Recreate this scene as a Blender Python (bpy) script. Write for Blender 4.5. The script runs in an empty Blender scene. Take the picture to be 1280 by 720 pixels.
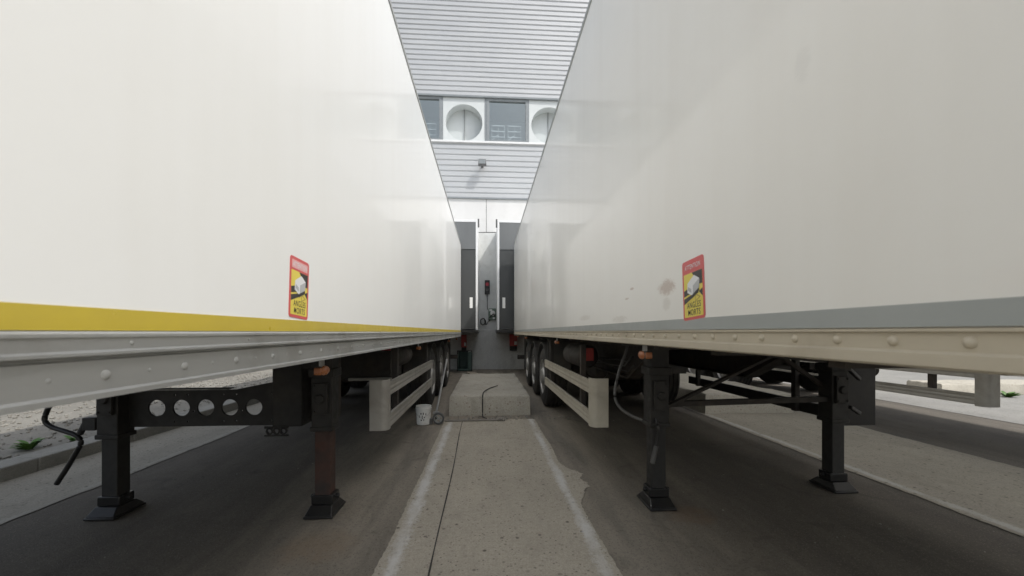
import bpy, bmesh, math, random
from mathutils import Vector, Matrix
random.seed(7)
R = math.radians
scene = bpy.context.scene
COL = scene.collection

# ---------------------------------------------------------------- materials
def new_mat(name):
    m = bpy.data.materials.new(name); m.use_nodes = True
    nt = m.node_tree
    for n in list(nt.nodes): nt.nodes.remove(n)
    out = nt.nodes.new('ShaderNodeOutputMaterial')
    b = nt.nodes.new('ShaderNodeBsdfPrincipled')
    nt.links.new(b.outputs[0], out.inputs[0])
    return m, nt, b

class G:
    """small node-graph helper"""
    def __init__(s, nt):
        s.nt = nt
        s.tc = nt.nodes.new('ShaderNodeTexCoord')
    def co(s, scale=(1, 1, 1), loc=(0, 0, 0)):
        mp = s.nt.nodes.new('ShaderNodeMapping')
        mp.inputs['Scale'].default_value = scale
        mp.inputs['Location'].default_value = loc
        s.nt.links.new(s.tc.outputs['Object'], mp.inputs[0])
        return mp.outputs[0]
    def noise(s, vec, scale, detail=4, rough=.55, dist=0):
        n = s.nt.nodes.new('ShaderNodeTexNoise')
        n.inputs['Scale'].default_value = scale
        n.inputs['Detail'].default_value = detail
        n.inputs['Roughness'].default_value = rough
        n.inputs['Distortion'].default_value = dist
        s.nt.links.new(vec, n.inputs['Vector'])
        return n.outputs['Fac']
    def voronoi(s, vec, scale, feature='F1'):
        n = s.nt.nodes.new('ShaderNodeTexVoronoi')
        n.feature = feature
        n.inputs['Scale'].default_value = scale
        s.nt.links.new(vec, n.inputs['Vector'])
        return n.outputs['Distance']
    def ramp(s, fac, a, b, lo=0., hi=1.):
        n = s.nt.nodes.new('ShaderNodeMapRange')
        n.inputs['From Min'].default_value = a; n.inputs['From Max'].default_value = b
        n.inputs['To Min'].default_value = lo; n.inputs['To Max'].default_value = hi
        s.nt.links.new(fac, n.inputs['Value'])
        return n.outputs[0]
    def mul(s, a, b, op='MULTIPLY'):
        n = s.nt.nodes.new('ShaderNodeMath'); n.operation = op; n.use_clamp = (op != 'SUBTRACT')
        for i, v in enumerate((a, b)):
            if isinstance(v, (int, float)): n.inputs[i].default_value = v
            else: s.nt.links.new(v, n.inputs[i])
        return n.outputs[0]
    def mix(s, fac, a, b):
        n = s.nt.nodes.new('ShaderNodeMix'); n.data_type = 'RGBA'
        s.nt.links.new(fac, n.inputs[0]) if not isinstance(fac, (int, float)) else setattr(n.inputs[0], 'default_value', fac)
        for i, v in ((6, a), (7, b)):
            if isinstance(v, (tuple, list)): n.inputs[i].default_value = (*v[:3], 1)
            else: s.nt.links.new(v, n.inputs[i])
        return n.outputs[2]
    def bump(s, h, strength, dist, bsdf):
        n = s.nt.nodes.new('ShaderNodeBump')
        n.inputs['Strength'].default_value = strength
        n.inputs['Distance'].default_value = dist
        s.nt.links.new(h, n.inputs['Height'])
        s.nt.links.new(n.outputs[0], bsdf.inputs['Normal'])
    def ellipse(s, c, r):
        """1 inside an ellipsoid round c, falling to 0"""
        vec = s.co((1 / r[0], 1 / r[1], 1 / r[2]), (-c[0] / r[0], -c[1] / r[1], -c[2] / r[2]))
        n = s.nt.nodes.new('ShaderNodeVectorMath'); n.operation = 'LENGTH'
        s.nt.links.new(vec, n.inputs[0])
        return s.ramp(n.outputs['Value'], 1.0, 0.0)

def simple(name, c1, c2=None, scale=6, rough=.5, metal=0., bump=0., bscale=60, aniso=(1, 1, 1), dirt=None, dirt_amt=.5, dscale=3, coat=0.):
    m, nt, b = new_mat(name); g = G(nt)
    c2 = c2 or tuple(x * .8 for x in c1)
    v = g.co(aniso)
    n = g.noise(v, scale, 6, .6)
    col = g.mix(g.ramp(n, .3, .7), c1, c2)
    if dirt:
        d = g.noise(g.co(), dscale, 8, .65, .4)
        col = g.mix(g.ramp(d, .48, .72, 0, dirt_amt), col, dirt)
    nt.links.new(col, b.inputs['Base Color'])
    rr = g.ramp(g.noise(v, scale * 3, 3), .3, .7, max(rough - .08, .02), min(rough + .1, 1))
    nt.links.new(rr, b.inputs['Roughness'])
    b.inputs['Metallic'].default_value = metal
    b.inputs['Coat Weight'].default_value = coat
    if bump:
        g.bump(g.noise(g.co(), bscale, 4), bump, .004, b)
    return m

def trailer_paint(name, base, base2, stains, grime):
    m, nt, b = new_mat(name); g = G(nt)
    col = g.mix(g.ramp(g.noise(g.co((1, .6, .25)), 1.1, 5, .6), .3, .7), base, base2)
    # rain streaks: thin in y, long in z
    st = g.noise(g.co((1, 6, .3)), 1.2, 2, .5)
    col = g.mix(g.ramp(st, .45, .85, 0, .12), col, grime)
    # road dirt speckle
    sp = g.noise(g.co(), 5, 7, .7)
    col = g.mix(g.ramp(sp, .4, .85, 0, .07), col, grime)
    for c, r, colr, amt in stains:
        e = g.ellipse(c, r)
        n = g.noise(g.co((1, .7, 1.6)), 24, 8, .8, .8)
        f = g.mul(g.ramp(g.mul(n, g.ramp(e, 0, .85), 'MULTIPLY'), .27, .42), amt)
        col = g.mix(f, col, colr)
    nt.links.new(col, b.inputs['Base Color'])
    nt.links.new(g.ramp(g.noise(g.co(), .8, 1, .4), .1, .9, .27, .37), b.inputs['Roughness'])
    b.inputs['Coat Weight'].default_value = .35
    b.inputs['Coat Roughness'].default_value = .06
    g.bump(g.noise(g.co((1, .8, .8)), .9, 2), .14, .012, b)
    return m

def concrete(name, c1, c2, dark, holes=True, stainc=None, lines=()):
    m, nt, b = new_mat(name); g = G(nt)
    v = g.co()
    col = g.mix(g.ramp(g.noise(v, .9, 8, .62), .32, .68), c1, c2)
    col = g.mix(g.ramp(g.noise(g.co((1, .25, 1)), 3.5, 6, .7, .5), .5, .75, 0, .5), col, tuple(x * .72 for x in c2))
    fine = g.noise(v, 110, 4, .75)
    col = g.mix(g.ramp(fine, .36, .66, 0, .6), col, tuple(x * .5 for x in c1))
    col = g.mix(g.ramp(g.noise(v, 28, 6, .8), .5, .72, 0, .55), col, tuple(x * .5 for x in c1))
    col = g.mix(g.ramp(g.noise(v, 2.4, 8, .7, .8), .52, .7, 0, .4), col, tuple(x * .6 for x in c2))
    if holes:
        spot = g.voronoi(v, 13)
        gate = g.ramp(g.noise(v, 3.3, 4, .7), .40, .56)
        f = g.mul(g.ramp(spot, .2, .1), gate)
        col = g.mix(g.mul(f, .85), col, dark)
        spot2 = g.voronoi(v, 34)
        f2 = g.mul(g.ramp(spot2, .26, .12), g.ramp(g.noise(v, 6, 4, .7), .38, .56))
        col = g.mix(g.mul(f2, .7), col, dark)
    for xc, hw, colr, amt in lines:                                # worn paint along x = xc
        sep = g.nt.nodes.new('ShaderNodeSeparateXYZ'); nt.links.new(v, sep.inputs[0])
        dx = g.nt.nodes.new('ShaderNodeMath'); dx.operation = 'SUBTRACT'; nt.links.new(sep.outputs[0], dx.inputs[0]); dx.inputs[1].default_value = xc
        ab = g.nt.nodes.new('ShaderNodeMath'); ab.operation = 'ABSOLUTE'; nt.links.new(dx.outputs[0], ab.inputs[0])
        near = g.ramp(ab.outputs[0], hw, 0)
        nz = g.nt.nodes.new('ShaderNodeMath'); nz.operation = 'ADD'
        nt.links.new(g.noise(g.co((1, .35, 1)), 6, 9, .78), nz.inputs[0]); nt.links.new(g.noise(v, 38, 8, .85), nz.inputs[1])
        sm = g.nt.nodes.new('ShaderNodeMath'); sm.operation = 'MULTIPLY_ADD'
        nt.links.new(near, sm.inputs[0]); sm.inputs[1].default_value = .62; nt.links.new(nz.outputs[0], sm.inputs[2])
        f = g.mul(g.ramp(sm.outputs[0], 1.30, 1.54), amt)
        f = g.mul(f, g.ramp(g.noise(g.co((1, .5, 1), (xc, 0, 0)), 3.2, 6, .75), .34, .54, .2, 1))
        col = g.mix(f, col, colr)
    if stainc:
        col = g.mix(g.ramp(g.noise(v, 1.7, 7, .7, 1.), .55, .75, 0, .7), col, stainc)
    nt.links.new(col, b.inputs['Base Color'])
    b.inputs['Roughness'].default_value = .9
    b.inputs['Specular IOR Level'].default_value = .25
    h = g.mul(g.noise(v, 70, 5, .7), g.ramp(g.voronoi(v, 34), .2, .05, 1, .4))
    g.bump(h, .55, .008, b)
    return m

def asphalt(name):
    m, nt, b = new_mat(name); g = G(nt)
    v = g.co()
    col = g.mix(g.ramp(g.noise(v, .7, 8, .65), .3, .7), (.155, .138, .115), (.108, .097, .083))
    # paler tan band along the centre strip, fading outward with noise
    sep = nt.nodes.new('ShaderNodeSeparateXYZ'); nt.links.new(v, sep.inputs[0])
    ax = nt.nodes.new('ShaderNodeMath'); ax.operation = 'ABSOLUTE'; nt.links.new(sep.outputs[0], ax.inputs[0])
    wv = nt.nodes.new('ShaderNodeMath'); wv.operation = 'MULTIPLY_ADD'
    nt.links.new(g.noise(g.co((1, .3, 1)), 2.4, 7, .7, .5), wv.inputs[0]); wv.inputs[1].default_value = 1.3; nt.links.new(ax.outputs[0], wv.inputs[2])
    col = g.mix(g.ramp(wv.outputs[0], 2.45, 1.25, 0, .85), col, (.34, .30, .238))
    tr = g.noise(g.co((1, .12, 1)), 2.6, 6, .65, .3)              # tyre tracks along the bay
    col = g.mix(g.ramp(tr, .44, .68, 0, .6), col, (.075, .067, .057))
    tr2 = g.noise(g.co((1, .16, 1), (3, 0, 0)), 4.2, 6, .7, .3)
    col = g.mix(g.ramp(tr2, .56, .75, 0, .35), col, (.22, .195, .16))
    col = g.mix(g.ramp(g.voronoi(v, 85), .34, .08, 0, .55), col, (.30, .27, .225))
    col = g.mix(g.ramp(g.voronoi(v, 52), .26, .06, 0, .65), col, (.04, .037, .032))
    col = g.mix(g.ramp(g.noise(v, 40, 6, .8), .5, .7, 0, .5), col, (.06, .054, .046))
    col = g.mix(g.ramp(g.noise(v, 2.2, 7, .7, 1.2), .56, .74, 0, .6), col, (.055, .05, .044))
    for c, r, cc, a in (((-1.02, 2.5, 0), (.4, .34, .3), (.24, .16, .09), .3), ((1.45, 2.75, 0), (.3, .3, .3), (.18, .11, .06), .35)):
        f = g.mul(g.ramp(g.mul(g.noise(v, 9, 5, .7), g.ramp(g.ellipse(c, r), 0, .7)), .22, .5), a)
        col = g.mix(f, col, cc)
    nt.links.new(col, b.inputs['Base Color'])
    b.inputs['Roughness'].default_value = .88
    b.inputs['Specular IOR Level'].default_value = .3
    g.bump(g.noise(v, 95, 5, .75), .7, .01, b)
    return m

M = {}
M['paint_cool'] = trailer_paint('white_trailer_paint', (.80, .805, .79), (.785, .79, .775), [], (.62, .60, .54))
M['paint_warm'] = trailer_paint('cream_white_trailer_paint', (.79, .78, .74), (.775, .765, .722), [
    ((-1.275, 1.83, 1.51), (.2, .19, .075), (.36, .24, .18), .6),
    ((-1.275, 2.28, 1.55), (.2, .07, .016), (.36, .24, .18), .6), ((-1.275, 2.36, 1.50), (.2, .09, .014), (.36, .26, .2), .5),
    ((-1.275, 1.83, 1.43), (.2, .09, .06), (.5, .46, .4), .35),
    ((-1.275, 1.02, 2.02), (.2, .06, .11), (.58, .57, .54), .2),
    ((-1.275, 2.5, 1.38), (.2, .3, .05), (.5, .46, .4), .4),
    ((-1.275, 3.4, 1.42), (.2, .4, .05), (.5, .46, .4), .4)], (.58, .53, .45))
M['stripe_yellow'] = simple('yellow_stripe', (.53, .41, .045), (.48, .37, .05), 5, .35, coat=.2)
M['stripe_grey'] = simple('grey_stripe', (.36, .38, .37), (.32, .34, .33), 4, .45)
M['alu'] = simple('aluminium_rail', (.56, .565, .55), (.47, .475, .46), 3, .55, .35, .08, 90, (1, .15, 2), (.25, .23, .2), .5)
M['alu_dirty'] = simple('dirty_painted_rail', (.52, .47, .37), (.45, .40, .31), 3, .55, .1, .06, 90, (1, .15, 2), (.27, .22, .16), .5)
M['trim'] = simple('roof_trim_metal', (.38, .39, .38), (.32, .33, .32), 4, .4, .5)
M['guard_beige'] = simple('side_guard_aluminium', (.50, .465, .385), (.43, .40, .33), 4, .5, .15, .05, 60, (1, .3, 1), (.24, .20, .15), .5)
M['guard_grey'] = simple('weathered_side_guard', (.36, .35, .32), (.30, .29, .265), 4, .5, .2, .05, 60, (1, .3, 1), (.16, .14, .11), .5)
M['black'] = simple('black_chassis_paint', (.014, .014, .014), (.02, .019, .018), 6, .6, 0, .1, 60, (1, 1, 1), (.05, .043, .034), .5)
M['brown_black'] = simple('rusty_chassis_paint', (.024, .022, .02), (.036, .031, .026), 5, .7, 0, .15, 50, (1, 1, 1), (.07, .045, .028), .5)
M['rust'] = simple('rusty_leg_tube', (.026, .022, .02), (.075, .032, .022), 7, .7, 0, .15, 60)
M['grease'] = simple('greased_steel', (.014, .014, .015), (.022, .021, .02), 8, .35, .2)
M['rubber'] = simple('tyre_rubber', (.018, .018, .018), (.03, .028, .026), 9, .8, 0, .15, 70, (1, 1, 1), (.08, .07, .055), .5)
M['flap'] = simple('mud_flap_rubber', (.05, .05, .05), (.07, .068, .062), 6, .75, 0, 0, 60, (1, 1, 1), (.14, .125, .1), .6)
M['rim'] = simple('wheel_rim_steel', (.42, .42, .41), (.3, .29, .28), 8, .45, .6, 0, 60, (1, 1, 1), (.1, .085, .06), .6)
M['amber'] = simple('amber_lens', (.33, .125, .045), (.27, .09, .035), 9, .3)
M['red'] = simple('faded_red_paint', (.42, .045, .04), (.34, .04, .035), 4, .5, 0, .05, 50, (1, 1, 1), (.12, .05, .04), .5)
M['st_red'] = simple('sticker_red', (.62, .10, .10), (.58, .09, .09), 5, .4)
M['st_yellow'] = simple('sticker_yellow', (.74, .62, .10), (.70, .58, .09), 5, .4)
M['st_black'] = simple('sticker_black', (.035, .033, .03), (.045, .042, .04), 5, .45)
M['st_white'] = simple('sticker_white', (.74, .75, .76), (.70, .71, .72), 5, .4)
M['st_pale'] = simple('sticker_pale_red', (.76, .42, .42), (.72, .38, .38), 5, .4)
M['st_side'] = simple('sticker_grey', (.45, .46, .47), (.42, .43, .44), 5, .4)
M['st_line'] = simple('sticker_ochre', (.42, .33, .08), (.4, .31, .07), 5, .4)
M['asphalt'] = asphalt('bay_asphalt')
LW = (.66, .655, .63)
M['concrete'] = concrete('strip_concrete', (.52, .468, .38), (.43, .388, .315), (.085, .072, .058), lines=((-.52, .105, LW, .7), (.65, .09, LW, .7)))
M['concrete_right'] = concrete('right_strip_concrete', (.41, .375, .305), (.33, .305, .25), (.07, .063, .052), lines=((3.47, .10, LW, .4),))
M['concrete_left'] = concrete('left_strip_concrete', (.38, .355, .30), (.31, .29, .245), (.07, .063, .052), lines=((-3.30, .08, LW, .12),))
M['concrete_pale'] = concrete('pale_concrete', (.30, .295, .275), (.25, .245, .23), (.09, .08, .07))
M['block'] = concrete('block_concrete', (.50, .47, .40), (.42, .395, .335), (.2, .14, .115), stainc=(.22, .2, .17))
M['plinth'] = concrete('dock_concrete', (.70, .705, .68), (.6, .605, .58), (.2, .2, .19), holes=False, stainc=(.3, .295, .27))
M['kerbstone'] = concrete('kerb_concrete', (.33, .32, .29), (.27, .265, .24), (.1, .1, .09), holes=False)
M['gravel'] = concrete('gravel_ground', (.29, .275, .24), (.21, .2, .175), (.07, .065, .06))
M['stone'] = simple('gravel_stone', (.29, .275, .24), (.17, .16, .14), 14, .9)
M['joint'] = simple('joint_filler', (.035, .032, .028), (.06, .055, .048), 12, .95)
M['cladding'] = simple('corrugated_metal', (.50, .512, .52), (.455, .467, .475), 1.2, .42, .25, 0, 60, (.3, 1, 1), (.45, .46, .46), .3)
M['panel'] = simple('white_wall_panel', (.64, .64, .63), (.60, .60, .59), 2, .5, 0, 0, 60, (1, 1, .4), (.5, .49, .46), .25)
M['panel_grey'] = simple('grey_wall_panel', (.62, .63, .615), (.57, .58, .565), 2, .55, 0, 0, 60, (1, 1, .4), (.34, .33, .3), .35)
M['frame'] = simple('window_frame_grey', (.24, .26, .27), (.2, .22, .23), 5, .4)
M['dark_joint'] = simple('panel_joint', (.07, .07, .07), (.09, .09, .09), 5, .8)
M['curtain'] = simple('dock_curtain_rubber', (.055, .058, .058), (.042, .045, .045), 2, .42, 0, .1, 30, (1, 1, .3))
M['curtain_grey'] = simple('grey_head_curtain', (.15, .158, .16), (.12, .127, .13), 2, .5, 0, .1, 30, (1, 1, .3))
M['white_trim'] = simple('white_edge_trim', (.74, .75, .75), (.68, .69, .69), 4, .45)
M['reflect'] = simple('white_reflective_mark', (.8, .8, .78), (.76, .76, .74), 9, .4)
M['interior'] = simple('room_interior', (.68, .72, .72), (.62, .66, .66), 2, .8)
M['vent_white'] = simple('white_vent_panel', (.60, .63, .63), (.55, .58, .58), 2, .5)
M['lamp_grey'] = simple('lamp_housing', (.12, .12, .12), (.09, .09, .09), 6, .4)
M['pvc'] = simple('white_plastic', (.72, .72, .70), (.62, .62, .6), 6, .45, 0, 0, 60, (1, 1, 1), (.3, .28, .24), .5)
M['steel'] = simple('galvanised_steel', (.45, .45, .44), (.34, .34, .33), 9, .4, .7)
M['rod_steel'] = simple('rusty_grey_steel', (.26, .245, .22), (.18, .16, .135), 9, .6, .3)
M['green'] = simple('dull_green_paint', (.075, .12, .105), (.05, .085, .075), 6, .6)
M['socket_green'] = simple('socket_box_green', (.16, .22, .17), (.10, .15, .11), 12, .5)
M['cable'] = simple('black_cable', (.02, .02, .02), (.03, .03, .03), 6, .5)
M['wood'] = simple('weathered_wood', (.42, .37, .29), (.33, .28, .21), 5, .8, 0, .2, 40, (6, .6, 1))
M['leaf'] = simple('weed_leaf', (.085, .18, .03), (.06, .14, .025), 20, .55)
M['hose'] = simple('grey_hose', (.09, .09, .088), (.07, .07, .068), 6, .5)
M['vent_seam'] = simple('vent_seam', (.3, .31, .31), (.26, .27, .27), 6, .7)

mg, nt, b = new_mat('window_glass')
out = [n for n in nt.nodes if n.type == 'OUTPUT_MATERIAL'][0]
tr = nt.nodes.new('ShaderNodeBsdfTransparent'); tr.inputs[0].default_value = (.68, .74, .75, 1)
gl = nt.nodes.new('ShaderNodeBsdfGlossy'); gl.inputs['Roughness'].default_value = .02; gl.inputs[0].default_value = (.86, .9, .86, 1)
mx = nt.nodes.new('ShaderNodeMixShader'); mx.inputs[0].default_value = .28
nt.links.new(tr.outputs[0], mx.inputs[1]); nt.links.new(gl.outputs[0], mx.inputs[2])
nt.links.new(mx.outputs[0], out.inputs[0]); nt.nodes.remove(b)
M['glass'] = mg
ml, nt, b = new_mat('lit_red_signal')
b.inputs['Base Color'].default_value = (.22, .03, .045, 1)
b.inputs['Emission Color'].default_value = (1, .12, .16, 1); b.inputs['Emission Strength'].default_value = .05
M['signal'] = ml

# ---------------------------------------------------------------- mesh helpers
class MB:
    def __init__(s): s.bm = bmesh.new()
    def box(s, x0, x1, y0, y1, z0, z1):
        bm = s.bm
        v = [bm.verts.new(p) for p in ((x0,y0,z0),(x1,y0,z0),(x1,y1,z0),(x0,y1,z0),(x0,y0,z1),(x1,y0,z1),(x1,y1,z1),(x0,y1,z1))]
        for f in ((3,2,1,0),(4,5,6,7),(0,1,5,4),(1,2,6,5),(2,3,7,6),(3,0,4,7)):
            bm.faces.new([v[i] for i in f])
        return s
    def prism(s, poly, axis, a, b):
        """poly: list of 2D points; axis 'x': (y,z), 'y': (x,z), 'z': (x,y)"""
        def p(q, t):
            return {'x': (t, q[0], q[1]), 'y': (q[0], t, q[1]), 'z': (q[0], q[1], t)}[axis]
        lo = [s.bm.verts.new(p(q, a)) for q in poly]; hi = [s.bm.verts.new(p(q, b)) for q in poly]
        n = len(poly)
        s.bm.faces.new(lo[::-1]); s.bm.faces.new(hi)
        for i in range(n):
            s.bm.faces.new((lo[i], lo[(i+1) % n], hi[(i+1) % n], hi[i]))
        return s
    def tube(s, pts, r, n=10, cap=True):
        pts = [Vector(p) for p in pts]
        rings = []
        for i, p in enumerate(pts):
            d = (pts[min(i+1, len(pts)-1)] - pts[max(i-1, 0)]).normalized()
            up = Vector((0, 0, 1)) if abs(d.z) < .95 else Vector((0, 1, 0))
            a = d.cross(up).normalized(); bb = d.cross(a).normalized()
            rr = r[i] if isinstance(r, (list, tuple)) else r
            rings.append([s.bm.verts.new(p + a * rr * math.cos(2*math.pi*k/n) + bb * rr * math.sin(2*math.pi*k/n)) for k in range(n)])
        for A, B in zip(rings, rings[1:]):
            for k in range(n):
                s.bm.faces.new((A[k], A[(k+1) % n], B[(k+1) % n], B[k]))
        if cap:
            s.bm.faces.new(rings[0][::-1]); s.bm.faces.new(rings[-1])
        return s
    def lathe(s, prof, axis='x', c=(0, 0, 0), n=40, closed=False):
        """prof: (t along axis, radius)"""
        rings = []
        for t, r in prof:
            ring = []
            for k in range(n):
                a = 2*math.pi*k/n; ca, sa = math.cos(a)*r, math.sin(a)*r
                q = {'x': (t, ca, sa), 'y': (ca, t, sa), 'z': (ca, sa, t)}[axis]
                ring.append(s.bm.verts.new((q[0]+c[0], q[1]+c[1], q[2]+c[2])))
            rings.append(ring)
        pairs = list(zip(rings, rings[1:]))
        if closed: pairs.append((rings[-1], rings[0]))
        for A, B in pairs:
            for k in range(n):
                s.bm.faces.new((A[k], A[(k+1) % n], B[(k+1) % n], B[k]))
        if not closed:
            s.bm.faces.new(rings[0][::-1]); s.bm.faces.new(rings[-1])
        return s
    def frustum(s, lo, hi, z0, z1):
        bm = s.bm
        v = [bm.verts.new(p) for p in ((lo[0],lo[2],z0),(lo[1],lo[2],z0),(lo[1],lo[3],z0),(lo[0],lo[3],z0),(hi[0],hi[2],z1),(hi[1],hi[2],z1),(hi[1],hi[3],z1),(hi[0],hi[3],z1))]
        for f in ((3,2,1,0),(4,5,6,7),(0,1,5,4),(1,2,6,5),(2,3,7,6),(3,0,4,7)):
            bm.faces.new([v[i] for i in f])
        return s
    def bar(s, p, q, w, h):
        """square bar from p to q"""
        p, q = Vector(p), Vector(q); d = (q-p).normalized()
        up = Vector((0, 0, 1)) if abs(d.z) < .95 else Vector((0, 1, 0))
        a = d.cross(up).normalized(); b2 = a.cross(d).normalized()
        v = [s.bm.verts.new(o + a*w*i/2 + b2*h*j/2) for o in (p, q) for i, j in ((-1,-1),(1,-1),(1,1),(-1,1))]
        for f in ((3,2,1,0),(4,5,6,7),(0,1,5,4),(1,2,6,5),(2,3,7,6),(3,0,4,7)):
            s.bm.faces.new([v[i] for i in f])
        return s
    def dome(s, c, r, axis_sign, squash=.5, n=10):
        prof = [(0, r), (squash*r*.5, r*.88), (squash*r*.85, r*.55), (squash*r, r*.12)]
        return s.lathe([(axis_sign*t, q) for t, q in prof], 'x', c, n)
    def mesh(s, name):
        bmesh.ops.recalc_face_normals(s.bm, faces=s.bm.faces)
        me = bpy.data.meshes.new(name); s.bm.to_mesh(me); s.bm.free()
        return me
    def build(s, name, mat, parent=None, bevel=0., smooth=True):
        o = link(name, s.mesh(name), mat, parent)
        if smooth: shade(o.data)
        if bevel:
            b = o.modifiers.new('bevel', 'BEVEL'); b.width = bevel; b.segments = 2
            b.limit_method = 'ANGLE'; b.angle_limit = R(40)
        return o

def shade(me, ang=35):
    me.polygons.foreach_set('use_smooth', [True]*len(me.polygons))
    bm = bmesh.new(); bm.from_mesh(me)
    for e in bm.edges:
        e.smooth = not (len(e.link_faces) != 2 or e.calc_face_angle(0) > R(ang))
    bm.to_mesh(me); bm.free()

def link(name, me, mat, parent=None):
    o = bpy.data.objects.new(name, me); COL.objects.link(o)
    if mat is not None and not me.materials:
        me.materials.append(M[mat] if isinstance(mat, str) else mat)
    if parent: o.parent = parent
    return o
def tag(o, label, cat, group=None):
    o['label'] = label; o['category'] = cat
    if group: o['group'] = group
    return o
def empty(name, loc, label, cat, group=None, parent=None):
    o = bpy.data.objects.new(name, None); COL.objects.link(o); o.location = loc
    o.empty_display_size = .2
    if parent: o.parent = parent
    return tag(o, label, cat, group) if label else o
def node(name, parent, loc=(0, 0, 0)):
    o = bpy.data.objects.new(name, None); COL.objects.link(o); o.parent = parent; o.location = loc
    o.empty_display_size = .1
    return o
def struct(o): o['kind'] = 'structure'; return o

def text_mesh(txt, size, width=None):
    cu = bpy.data.curves.new('lettering', 'FONT'); cu.body = txt; cu.size = size
    cu.align_x = 'CENTER'; cu.align_y = 'CENTER'; cu.offset = size*.009; cu.space_character = 1.16
    ob = bpy.data.objects.new('lettering', cu); COL.objects.link(ob)
    dg = bpy.context.evaluated_depsgraph_get()
    me = bpy.data.meshes.new_from_object(ob.evaluated_get(dg))
    bpy.data.objects.remove(ob); bpy.data.curves.remove(cu)
    return me

def flat_poly(pts):
    """pts (u, v) -> mesh in the XY plane"""
    bm = bmesh.new(); bm.faces.new([bm.verts.new((u, v, 0)) for u, v in pts])
    me = bpy.data.meshes.new('flat'); bm.to_mesh(me); bm.free(); return me

def rrect(w, h, r, n=5):
    pts = []
    for cx, cy, a0 in ((w/2-r, h/2-r, 0), (-w/2+r, h/2-r, 90), (-w/2+r, -h/2+r, 180), (w/2-r, -h/2+r, 270)):
        for k in range(n+1):
            a = R(a0 + 90*k/n); pts.append((cx + r*math.cos(a), cy + r*math.sin(a)))
    return pts

def curve_pts(pts, n=6):
    """Catmull-Rom through pts"""
    P = [Vector(p) for p in pts]; P = [2*P[0]-P[1]] + P + [2*P[-1]-P[-2]]
    outp = []
    for i in range(1, len(P)-2):
        for k in range(n):
            t = k/n
            outp.append(.5*((2*P[i]) + (P[i+1]-P[i-1])*t + (2*P[i-1]-5*P[i]+4*P[i+1]-P[i+2])*t*t + (3*P[i]-P[i-1]-3*P[i+1]+P[i+2])*t**3))
    outp.append(P[-2]); return outp

# ---------------------------------------------------------------- camera, sun, sky
cam = bpy.data.cameras.new('camera'); co = bpy.data.objects.new('camera', cam); COL.objects.link(co)
co.location = (0, 0, 1.3); co.rotation_euler = (R(90), 0, R(-3.66))
cam.sensor_width = 36; cam.lens = 500/1280*36
cam.shift_y = 55/1280
cam.clip_start = .05; cam.clip_end = 2000
cam.dof.use_dof = True; cam.dof.focus_distance = 5.0; cam.dof.aperture_fstop = 3.2
scene.camera = co

AZ, EL = R(52), R(52.8)      # sun behind the camera and to the right
d = Vector((-math.sin(AZ)*math.cos(EL), math.cos(AZ)*math.cos(EL), -math.sin(EL)))
su = bpy.data.lights.new('sun', 'SUN'); su.energy = 2.15; su.angle = R(.7); su.color = (1, .975, .935)
so = bpy.data.objects.new('sun', su); COL.objects.link(so)
so.rotation_euler = d.to_track_quat('-Z', 'Y').to_euler(); so.location = (8, -8, 20)
w = bpy.data.worlds.new('World'); scene.world = w; w.use_nodes = True
nt = w.node_tree; bg = nt.nodes['Background']
sky = nt.nodes.new('ShaderNodeTexSky'); sky.sky_type = 'NISHITA'; sky.sun_disc = False
sky.sun_elevation = EL
to_sun = -d
sky.sun_rotation = math.atan2(to_sun.x, to_sun.y)
sky.air_density = 1.2; sky.dust_density = 3.0; sky.ozone_density = .8
hs = nt.nodes.new('ShaderNodeHueSaturation'); hs.inputs['Saturation'].default_value = .5     # hazy, whitish sky
nt.links.new(sky.outputs[0], hs.inputs['Color']); nt.links.new(hs.outputs[0], bg.inputs[0]); bg.inputs[1].default_value = .15
scene.view_settings.view_transform = 'Standard'; scene.view_settings.look = 'None'
scene.view_settings.exposure = .50; scene.view_settings.gamma = 1
scene.view_settings.use_curve_mapping = False
scene.cycles.max_bounces = 10; scene.cycles.diffuse_bounces = 6
scene.cycles.sample_clamp_indirect = 6

# ---------------------------------------------------------------- ground
def sheet(name, poly, z, mat):
    bm = bmesh.new(); bm.faces.new([bm.verts.new((x, y, z)) for x, y in poly])
    bmesh.ops.recalc_face_normals(bm, faces=bm.faces)
    me = bpy.data.meshes.new(name); bm.to_mesh(me); bm.free()
    if me.polygons[0].normal.z < 0: me.flip_normals()
    return struct(link(name, me, mat))
def ragged(x0, x1, y0, y1, z, name, mat, j0, j1, step=.06, bulge=None):
    n = int((y1-y0)/step)
    bm = bmesh.new(); rows = []
    ph = [random.uniform(0, 6) for _ in range(6)]
    for i in range(n+1):
        y = y0 + (y1-y0)*i/n
        wob = lambda k, j: j*(.5*math.sin(y*1.7+ph[k]) + .3*math.sin(y*5.1+ph[k+1]) + random.uniform(-.35, .35))
        a = x0 + wob(0, j0); b = x1 + wob(3, j1)
        if bulge:
            gg = math.exp(-((y-bulge[0])/bulge[2])**4); b += gg*(bulge[1] + random.uniform(-.02, .02) + .03*math.sin(y*23))
        rows.append((bm.verts.new((a, y, z)), bm.verts.new((b, y, z))))
    for A, B in zip(rows, rows[1:]): bm.faces.new((A[0], A[1], B[1], B[0]))
    bmesh.ops.recalc_face_normals(bm, faces=bm.faces)
    me = bpy.data.meshes.new(name); bm.to_mesh(me); bm.free()
    if me.polygons[0].normal.z < 0: me.flip_normals()
    return struct(link(name, me, mat))

sheet('ground', [(-600, -600), (600, -600), (600, 600), (-600, 600)], 0, 'asphalt')
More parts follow.
